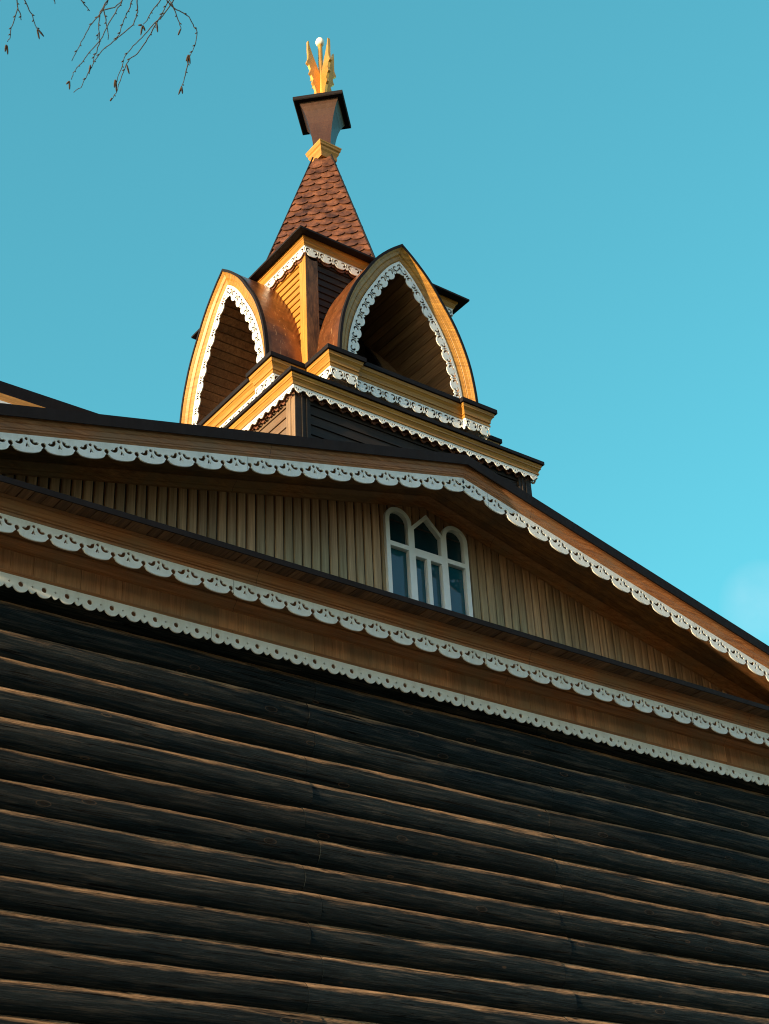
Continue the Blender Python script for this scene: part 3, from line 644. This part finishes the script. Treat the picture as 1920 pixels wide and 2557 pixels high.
for q in range(4):
    mp = arm_map(q)
    vt = MB(); sweep(vt, arch, [(-.008, .93), (.010, .93), (.010, 1.40), (-.008, 1.40)], mp, side=-1)
    # standing seams of the vault sheet
    vlt = vt.out('arch_vault', M['barrel'], TW)
    ed = MB(); sweep(ed, arch, [(-.008, 1.37), (.014, 1.37), (.016, 1.412), (-.012, 1.412), (-.012, 1.404), (-.008, 1.404)], mp, side=-1); ed.out('metal_edge', M['roof'], vlt)
    # moulded fascia: runs from the sheet edge in to the fretwork
    fc = MB()
    n_ = len(arch); mv = offs(arch, False)
    def inner(i, f):
        # blend between outer curve and border curve
        t = i / (n_ - 1); k = (t * 2 if t <= .5 else 2 - t * 2)           # 0 foot .. 1 apex
        bb = bh_; s_ = (1 - k) * (len(bb) - 1); j = min(int(s_), len(bb) - 2); r_ = s_ - j
        bx = bb[j][0] * (1 - r_) + bb[j + 1][0] * r_; bz = bb[j][1] * (1 - r_) + bb[j + 1][1] * r_
        if t < .5: bx = -bx
        return arch[i][0] * (1 - f) + bx * f, arch[i][1] * (1 - f) + bz * f
    prof = [(.05, 1.402), (.10, 1.402), (.22, 1.384), (.25, 1.384), (.28, 1.378), (.50, 1.360), (.53, 1.352), (.58, 1.356), (.62, 1.350), (.86, 1.336), (.90, 1.339), (.97, 1.330), (1.04, 1.330), (1.04, 1.30), (.05, 1.30)]
    vs = [mp(*inner(i, f), v) for i in range(n_) for f, v in prof]; k = len(prof)
    fs = [(i * k + a, i * k + (a + 1) % k, (i + 1) * k + (a + 1) % k, (i + 1) * k + a) for i in range(n_ - 1) for a in range(k)] + [tuple(range(k)), tuple((n_ - 1) * k + a for a in range(k - 1, -1, -1))]
    fc.add(vs, fs); fc.out('arch_fascia', M['amber'], vlt)
    # fretwork hanging inside, bent along the border curve
    for sgn in (-1, 1):
        C = np.array([(sgn * a, b) for a, b in bh_]); seg = np.linalg.norm(np.diff(C, axis=0), axis=1); cum = np.concatenate([[0], np.cumsum(seg)]); L = cum[-1]; n = 10
        def mpf(u, v, t, C=C, cum=cum, L=L, n=n, sgn=sgn, mp=mp):
            s_ = np.clip(u / (n * w3) * L, 0, L); x = np.interp(s_, cum, C[:, 0]); z = np.interp(s_, cum, C[:, 1]); e = .02
            x2 = np.interp(np.clip(s_ + e, 0, L), cum, C[:, 0]) - np.interp(np.clip(s_ - e, 0, L), cum, C[:, 0]); z2 = np.interp(np.clip(s_ + e, 0, L), cum, C[:, 1]) - np.interp(np.clip(s_ - e, 0, L), cum, C[:, 1])
            l = np.hypot(x2, z2); nx, nz = sgn * z2 / l, -sgn * x2 / l
            # near the apex the units are mitred on the vertical axis
            X_ = x + nx * v * .96; Z_ = z + nz * v * .96
            over = (X_ * sgn) < .002; X_ = np.where(over, sgn * .002, X_)
            return np.array([mp(a, b, 1.335 + c) for a, b, c in zip(X_, Z_, t)])
        trim('fretwork_trim', P3, w3, n, mpf, vlt)
    # ceiling boards inside the vault, running back from the fascia
    cb = MB(); inn = [(0, 10.74), (.22, 10.50), (.40, 10.24), (.55, 9.95), (.66, 9.65), (.72, 9.35), (.74, 9.12)]; inn = smooth(inn, 2)
    C = np.array(inn); cum = np.concatenate([[0], np.cumsum(np.linalg.norm(np.diff(C, axis=0), axis=1))]); nb = 19
    for sgn in (-1, 1):
        for i in range(nb):
            s0, s1 = cum[-1] * i / nb + .005, cum[-1] * (i + 1) / nb - .005
            p0 = (np.interp(s0, cum, C[:, 0]), np.interp(s0, cum, C[:, 1])); p1 = (np.interp(s1, cum, C[:, 0]), np.interp(s1, cum, C[:, 1]))
            d = Vector((p1[0] - p0[0], p1[1] - p0[1])).normalized(); nn = Vector((-d.y, d.x)); nn = nn if nn.x > 0 or nn.y > 0 else -nn
            a0 = Vector(p0) - nn * .010; pts = [(a0.x, a0.y), p1, (p1[0] + nn.x * .02, p1[1] + nn.y * .02), (p0[0] + nn.x * .02, p0[1] + nn.y * .02)]
            cb.prism([(sgn * a, b) for a, b in pts], mp, .30, 1.33)
    sweep(cb, [(-a, b) for a, b in inn[::-1]] + inn[1:], [(-.018, .30), (-.022, .30), (-.022, 1.33), (-.018, 1.33)], mp, side=1)
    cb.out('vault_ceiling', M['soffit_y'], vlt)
# small fretwork fragment seen inside the front arch is the far wall's base board
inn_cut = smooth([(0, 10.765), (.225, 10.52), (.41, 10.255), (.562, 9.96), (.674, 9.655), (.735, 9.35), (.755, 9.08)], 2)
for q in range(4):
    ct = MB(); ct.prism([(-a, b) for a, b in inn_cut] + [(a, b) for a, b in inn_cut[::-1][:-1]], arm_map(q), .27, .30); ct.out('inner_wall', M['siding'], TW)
# --- spire: a square pyramid turned 45 degrees, covered with fish-scale shingles
def dia4(h, z): return [(CX - h, CY, z), (CX, CY - h, z), (CX + h, CY, z), (CX, CY + h, z)]
h0, z0, h1, z1 = 1.0, 10.82, .150, 13.27
sp = MB(); sp.add(dia4(h0 - .02, z0) + dia4(h1 - .015, z1), [(i, (i + 1) % 4, (i + 1) % 4 + 4, i + 4) for i in range(4)] + [(4, 5, 6, 7)])
spire = sp.out('spire', M['scale'], TW)
scm = MB()
for q in range(4):
    A = Vector(dia4(h0, z0)[q]); Bv = Vector(dia4(h0, z0)[(q + 1) % 4]); A2 = Vector(dia4(h1, z1)[q]); B2 = Vector(dia4(h1, z1)[(q + 1) % 4])
    nrm = (Bv - A).cross(A2 - A).normalized(); cdir = Vector(((A + Bv).x / 2 - CX, (A + Bv).y / 2 - CY, 0)); nrm = nrm if nrm.dot(cdir) > 0 else -nrm
    m0, m1 = (A + Bv) / 2, (A2 + B2) / 2; up_ = (m1 - m0); Lh = up_.length; up_.normalize(); sd_ = (Bv - A).normalized()
    rows = 21; sw = .150; rh = Lh / rows
    for r_ in range(rows):
        hgt = r_ * rh; hw_ = ((Bv - A).length * (1 - hgt / Lh) + (B2 - A2).length * hgt / Lh) / 2
        nsc = int(hw_ / sw) + 2
        for k in range(-nsc, nsc + 1):
            cxk = (k + (.5 if r_ % 2 else 0)) * sw; 
            if abs(cxk) - sw * .5 > hw_: continue
            pts = []; tilt = random.uniform(.0, .006)
            for a, b in [(-.5, .95)] + [(-.5 * math.cos(R(t_)), .32 - .42 * math.sin(R(t_))) for t_ in range(0, 181, 20)] + [(.5, .95)]:
                xx = cxk + a * sw * 1.04; yy = hgt + b * rh * 1.35; hh = ((Bv - A).length * (1 - yy / Lh) + (B2 - A2).length * yy / Lh) / 2
                xx = max(-hh, min(hh, xx)); lift = .004 + (1 - min(1, b + .1)) * (.016 + tilt)
                pts.append(m0 + up_ * yy + sd_ * xx + nrm * lift)
            xs_ = [(p - m0).dot(sd_) for p in pts]
            if max(xs_) - min(xs_) < .02 or (pts[0] - m0).dot(up_) > Lh: continue
            n = len(pts); scm.add(pts + [p - nrm * .006 for p in pts], [tuple(range(n))] + [(i, (i + 1) % n, (i + 1) % n + n, i + n) for i in range(n)])
scm.out('scale_shingles', M['scale'], spire)
rc = MB()
for a, b in zip(dia4(h0 + .012, z0), dia4(h1 + .010, z1)): rc.tube([a, b], [.015, .010], 6)
rc.out('ridge_cap', M['roof'], spire)
# --- collar, capital, slab
cl_ = MB(); ringw(cl_, [(.08, 13.25), (.112, 13.25), (.118, 13.285), (.112, 13.30), (.118, 13.32), (.135, 13.355), (.138, 13.385), (.150, 13.40), (.152, 13.425), (.160, 13.44), (.160, 13.455), (.09, 13.50)])
cl_.out('collar', M['amber'], TW)
cp = MB(); pf = [(.150, 13.44), (.158, 13.52), (.170, 13.60), (.188, 13.70), (.212, 13.80), (.242, 13.89), (.276, 13.97), (.312, 14.03), (.345, 14.075)]
vs = []
for h, z in pf: vs += dia4(h, z)
cp.add(vs, [(i * 4 + k, i * 4 + (k + 1) % 4, (i + 1) * 4 + (k + 1) % 4, (i + 1) * 4 + k) for i in range(len(pf) - 1) for k in range(4)])
cap_ = cp.out('capital', M['copper'], TW)
sb = MB(); sb.add(dia4(.335, 14.075) + dia4(.425, 14.072) + dia4(.440, 14.082) + dia4(.440, 14.125) + dia4(.40, 14.15) + dia4(.05, 14.19), [(i * 4 + k, i * 4 + (k + 1) % 4, (i + 1) * 4 + (k + 1) % 4, (i + 1) * 4 + k) for i in range(5) for k in range(4)] + [(20, 21, 22, 23), (3, 2, 1, 0)])
sb.out('slab', M['roof'], cap_)
cs = MB()
for k in range(4):
    for i in range(len(pf) - 1): cs.tube([Vector(dia4(pf[i][0] + .002, pf[i][1])[k]), Vector(dia4(pf[i + 1][0] + .002, pf[i + 1][1])[k])], .006, 5)
pass
# --- gilded finial: rod with a ball, four scalloped blades
fi = MB(); fi.tube([(CX, CY, 14.17), (CX, CY, 14.8), (CX, CY, 15.30)], [.034, .032, .030], 10); fin = fi.out('finial', M['gold'], TW, smooth=True)
bl = MB(); nn_ = 8
bl.tube([(CX, CY, 15.29), (CX, CY, 15.305), (CX, CY, 15.33), (CX, CY, 15.365), (CX, CY, 15.40), (CX, CY, 15.42)], [.030, .048, .058, .056, .040, .012], 12); bl.out('ball', M['goldlt'], fin, smooth=True)
blade = [(0, 14.17), (.045, 14.17), (.050, 14.20), (.068, 14.225), (.072, 14.26), (.056, 14.29), (.050, 14.33), (.060, 14.42), (.075, 14.50), (.092, 14.53), (.088, 14.57), (.082, 14.60), (.100, 14.66), (.118, 14.68), (.110, 14.72), (.105, 14.76), (.120, 14.82), (.140, 14.84), (.136, 14.88), (.128, 14.92), (.138, 15.0), (.160, 15.10), (.190, 15.22), (.196, 15.245), (.186, 15.245), (.150, 15.16), (.095, 15.03), (.050, 14.90), (.024, 14.78), (.012, 14.70), (0, 14.66)]
for q in range(4):
    a = math.pi / 2 * q; c, s_ = round(math.cos(a)), round(math.sin(a)); tt = .011
    vb, fb = fill([[(x * (1.6 if z < 14.9 else 1.6 - .6 * (z - 14.9) / .35), z) for x, z in blade]], .034); vs = [(CX + x * c - y * s_, CY + x * s_ + y * c, z) for x, z, y in vb]; build('petal', vs, fb, M['gold'], fin)
settle(TW)

# ================================================================== woods behind the photographer (they shade the facade and show in the window)
wd_ = MB()
for (tx, ty, th) in [(-13, -7, 15), (-9.5, -5.5, 17), (-6, -7, 19), (-2.6, -5.2, 17), (.6, -7.2, 20), (3.6, -5.4, 18), (6.8, -7, 20), (10, -5.6, 18), (13.5, -7, 19), (17, -5.5, 17), (20.5, -6.5, 18), (24, -4.5, 17)]:
    wd_.tube([(tx, ty, GZ), (tx, ty, GZ + th)], [.22, .03], 6)
    n = int(th / .45)
    for i in range(n):
        z = GZ + 1.5 + (th - 1.6) * i / n; rad_ = (1 - i / n) ** .8 * 2.5 + .15; m_ = max(5, int(rad_ * 8))
        for j in range(m_):
            a = 2 * math.pi * (j + random.random()) / m_; L = rad_ * random.uniform(.75, 1.1); ca, sa = math.cos(a), math.sin(a)
            for e in range(3):
                l0, l1 = L * e / 3, L * (e + 1.15) / 3; ww = (.36 - .08 * e); d0 = -l0 * .28 + random.uniform(-.08, .08); d1 = -l1 * .30 + random.uniform(-.1, .1)
                b0 = Vector((tx + ca * l0, ty + sa * l0, z + d0)); b1 = Vector((tx + ca * l1, ty + sa * l1, z + d1)); sd2 = Vector((-sa, ca, random.uniform(-.35, .35)))
                wd_.add([b0 - sd2 * ww * .5, b0 + sd2 * ww * .5, b1 + sd2 * ww * .35, b1 - sd2 * ww * .35], [(0, 1, 2, 3)])
wo_ = build('woods', wd_.v, wd_.f, M['needle'], fix=False); wo_['kind'] = 'stuff'; wo_['label'] = 'dark spruce wood behind the photographer, mirrored in the gable window'; wo_['category'] = 'woods'

# ================================================================== birch hanging into the top left
def ray(px, py): return (fw * 3841.185 + rx * (px - 965.32) - ux * (py - 1294.63)).normalized()
BT = empty('birch_tree', (-2.6, 2.4, GZ)); BT['label'] = 'bare birch branches with catkins hanging into the top left of the sky'; BT['category'] = 'tree'
k = .3371
tw = [  # (distance, [points in crop px], catkins at end)
 (6.0, [(125, -60), (125, 0), (132, 60), (105, 150), (82, 205), (75, 280), (55, 310)], [(45, 330, 38, 385), (52, 335, 58, 405)]),
 (6.0, [(132, 60), (150, 100), (157, 150)], []),
 (6.1, [(165, -60), (182, 0), (215, 75), (243, 125), (262, 190), (275, 210)], [(275, 215, 292, 292), (280, 215, 326, 272)]),
 (6.3, [(390, -60), (400, 0), (408, 30)], []),
 (5.2, [(830, -60), (800, 0), (765, 70), (700, 150), (655, 215), (600, 310), (570, 375), (532, 452)], []),
 (5.2, [(800, 0), (740, 90), (730, 180), (735, 240), (715, 295)], []),
 (5.3, [(930, -60), (905, 0), (855, 95), (790, 205), (740, 300), (630, 430), (585, 485), (540, 540), (528, 590)], [(515, 600, 490, 625), (515, 600, 515, 665)]),
 (5.4, [(765, 75), (850, 55), (900, 10), (930, -60)], []),
 (5.5, [(735, 240), (738, 300), (718, 380), (700, 410), (690, 460)], []),
 (5.6, [(765, 70), (785, 140), (795, 210), (800, 295)], []),
 (6.4, [(1005, -60), (980, 0), (950, 80), (915, 150), (890, 240), (850, 300)], []),
 (5.8, [(1018, -60), (1015, 0), (1018, 70), (1008, 130), (988, 182), (890, 265), (840, 305), (755, 375), (700, 450), (665, 520), (635, 580), (600, 650), (545, 685)], [(670, 480, 660, 540)]),
 (6.9, [(1220, -60), (1180, 15), (1120, 90), (1090, 150), (1060, 180)], [(1052, 185, 1022, 188), (1055, 188, 1042, 262), (1058, 188, 1075, 230)]),
 (7.4, [(1330, -60), (1275, 20), (1220, 95), (1170, 150), (1110, 210), (1050, 280), (985, 340), (920, 425), (905, 490), (875, 560), (860, 620)], [(858, 590, 862, 680), (852, 590, 846, 650)]),
 (7.4, [(1300, -60), (1240, 20), (1200, 100), (1170, 150)], [(1160, 165, 1168, 240)]),
 (7.5, [(1170, 150), (1130, 220), (1080, 310), (1015, 400), (960, 435), (935, 475), (890, 600), (860, 690), (825, 740)], [(938, 478, 958, 550), (830, 725, 815, 750)]),
 (7.0, [(1225, -60), (1240, 15), (1290, 60), (1345, 90), (1400, 125), (1430, 180), (1460, 240), (1450, 310), (1425, 380), (1400, 430)], [(1395, 405, 1378, 455), (1400, 405, 1408, 475), (1390, 410, 1390, 470)]),
 (7.0, [(1400, 430), (1385, 500), (1365, 580), (1345, 640)], [(1345, 640, 1322, 702), (1345, 640, 1352, 695)]),
 (7.2, [(1260, 10), (1300, 90), (1330, 170), (1340, 220)], [(1338, 215, 1318, 262)]),
 (7.6, [(585, -60), (600, 0), (640, 50), (665, 82)], []),
]
src_pt = Vector((-.35, 2.2, 6.2))
limb_pts = []
def P(d, x, y): return ray(x * k, y * k) * d
for d, pts, cats in tw:
    W3 = [P(d, *p) for p in pts]
    dense = []
    for a, b in zip(W3[:-1], W3[1:]):
        for j in range(3): 
            q = a.lerp(b, j / 3); jit = .0022 if j else 0; dense.append(q + Vector((random.uniform(-jit, jit), random.uniform(-jit, jit), random.uniform(-jit, jit))))
    dense.append(W3[-1]); n = len(dense)
    m_ = MB(); m_.tube(dense, [d * (.00040 - .00018 * i / n) for i in range(n)], 5)
    for i in range(2, n - 1, 2):           # buds along the twig
        if random.random() < .6:
            dv = (dense[i + 1] - dense[i]).normalized(); sdv = (rx if random.random() < .5 else -rx); e = dense[i] + (dv * .6 + sdv * .8) * d * .0016
            m_.tube([dense[i], dense[i].lerp(e, .6), e], [d * .0003, d * .00042, d * .0001], 5)
    t_ = m_.out('twig', M['twig'], BT, smooth=True)
    for (a0, b0, a1, b1) in cats:
        p0, p1 = P(d, a0, b0), P(d, a1, b1); c_ = MB(); c_.tube([p0, p0.lerp(p1, .15), p0.lerp(p1, .5), p0.lerp(p1, .85), p1], [d * .0003, d * .0005, d * .0006, d * .00045, d * .0002], 7); c_.out('catkin', M['catkin'], t_, smooth=True)
    if pts[0][1] < -30: limb_pts.append(W3[0])
# branches above the frame gather the twigs, then one limb to the trunk that stands left of the picture
limb_pts.sort(key=lambda p: p.x)
top = [p + Vector((-.05, -.12, .22 + .06 * i / len(limb_pts))) for i, p in enumerate(limb_pts)]
lb = MB()
spine = [Vector((-2.6, 2.4, 4.6)), Vector((-1.7, 2.5, 5.6)), Vector((-.6, 2.9, 5.75))] + [sum(top[i:i + 4], Vector()) / len(top[i:i + 4]) for i in range(0, len(top), 4)]
lb.tube(spine, [.06, .045, .03] + [.018 - .003 * i for i in range(len(spine) - 3)], 8)
for p, q in zip(limb_pts, top):
    near_ = min(spine[2:], key=lambda s_: (s_ - q).length); lb.tube([near_, q, p], [.006, .004, .0026], 6)
lb.out('limb', M['bark'], BT, smooth=True)
tk = MB(); tk.tube([(-2.6, 2.4, GZ - .1), (-2.62, 2.42, .5), (-2.55, 2.38, 2.6), (-2.6, 2.4, 4.6), (-2.7, 2.5, 6.6), (-2.72, 2.5, 8.6), (-2.6, 2.6, 10.2)], [.2, .16, .14, .115, .085, .05, .015], 12)
for q in range(16):
    z = 4.8 + q * .33; a = q * 2.4; L = 1.5 - .07 * q
    tk.tube([(-2.65, 2.45, z), (-2.65 + math.cos(a) * L * .5, 2.45 + math.sin(a) * L * .5, z + L * .35), (-2.65 + math.cos(a) * L, 2.45 + math.sin(a) * L, z + L * .3), (-2.65 + math.cos(a) * L * 1.15, 2.45 + math.sin(a) * L * 1.15, z - L * .2)], [.022, .014, .008, .003], 6)
tk.out('trunk', M['bark'], BT, smooth=True)
settle(BT)
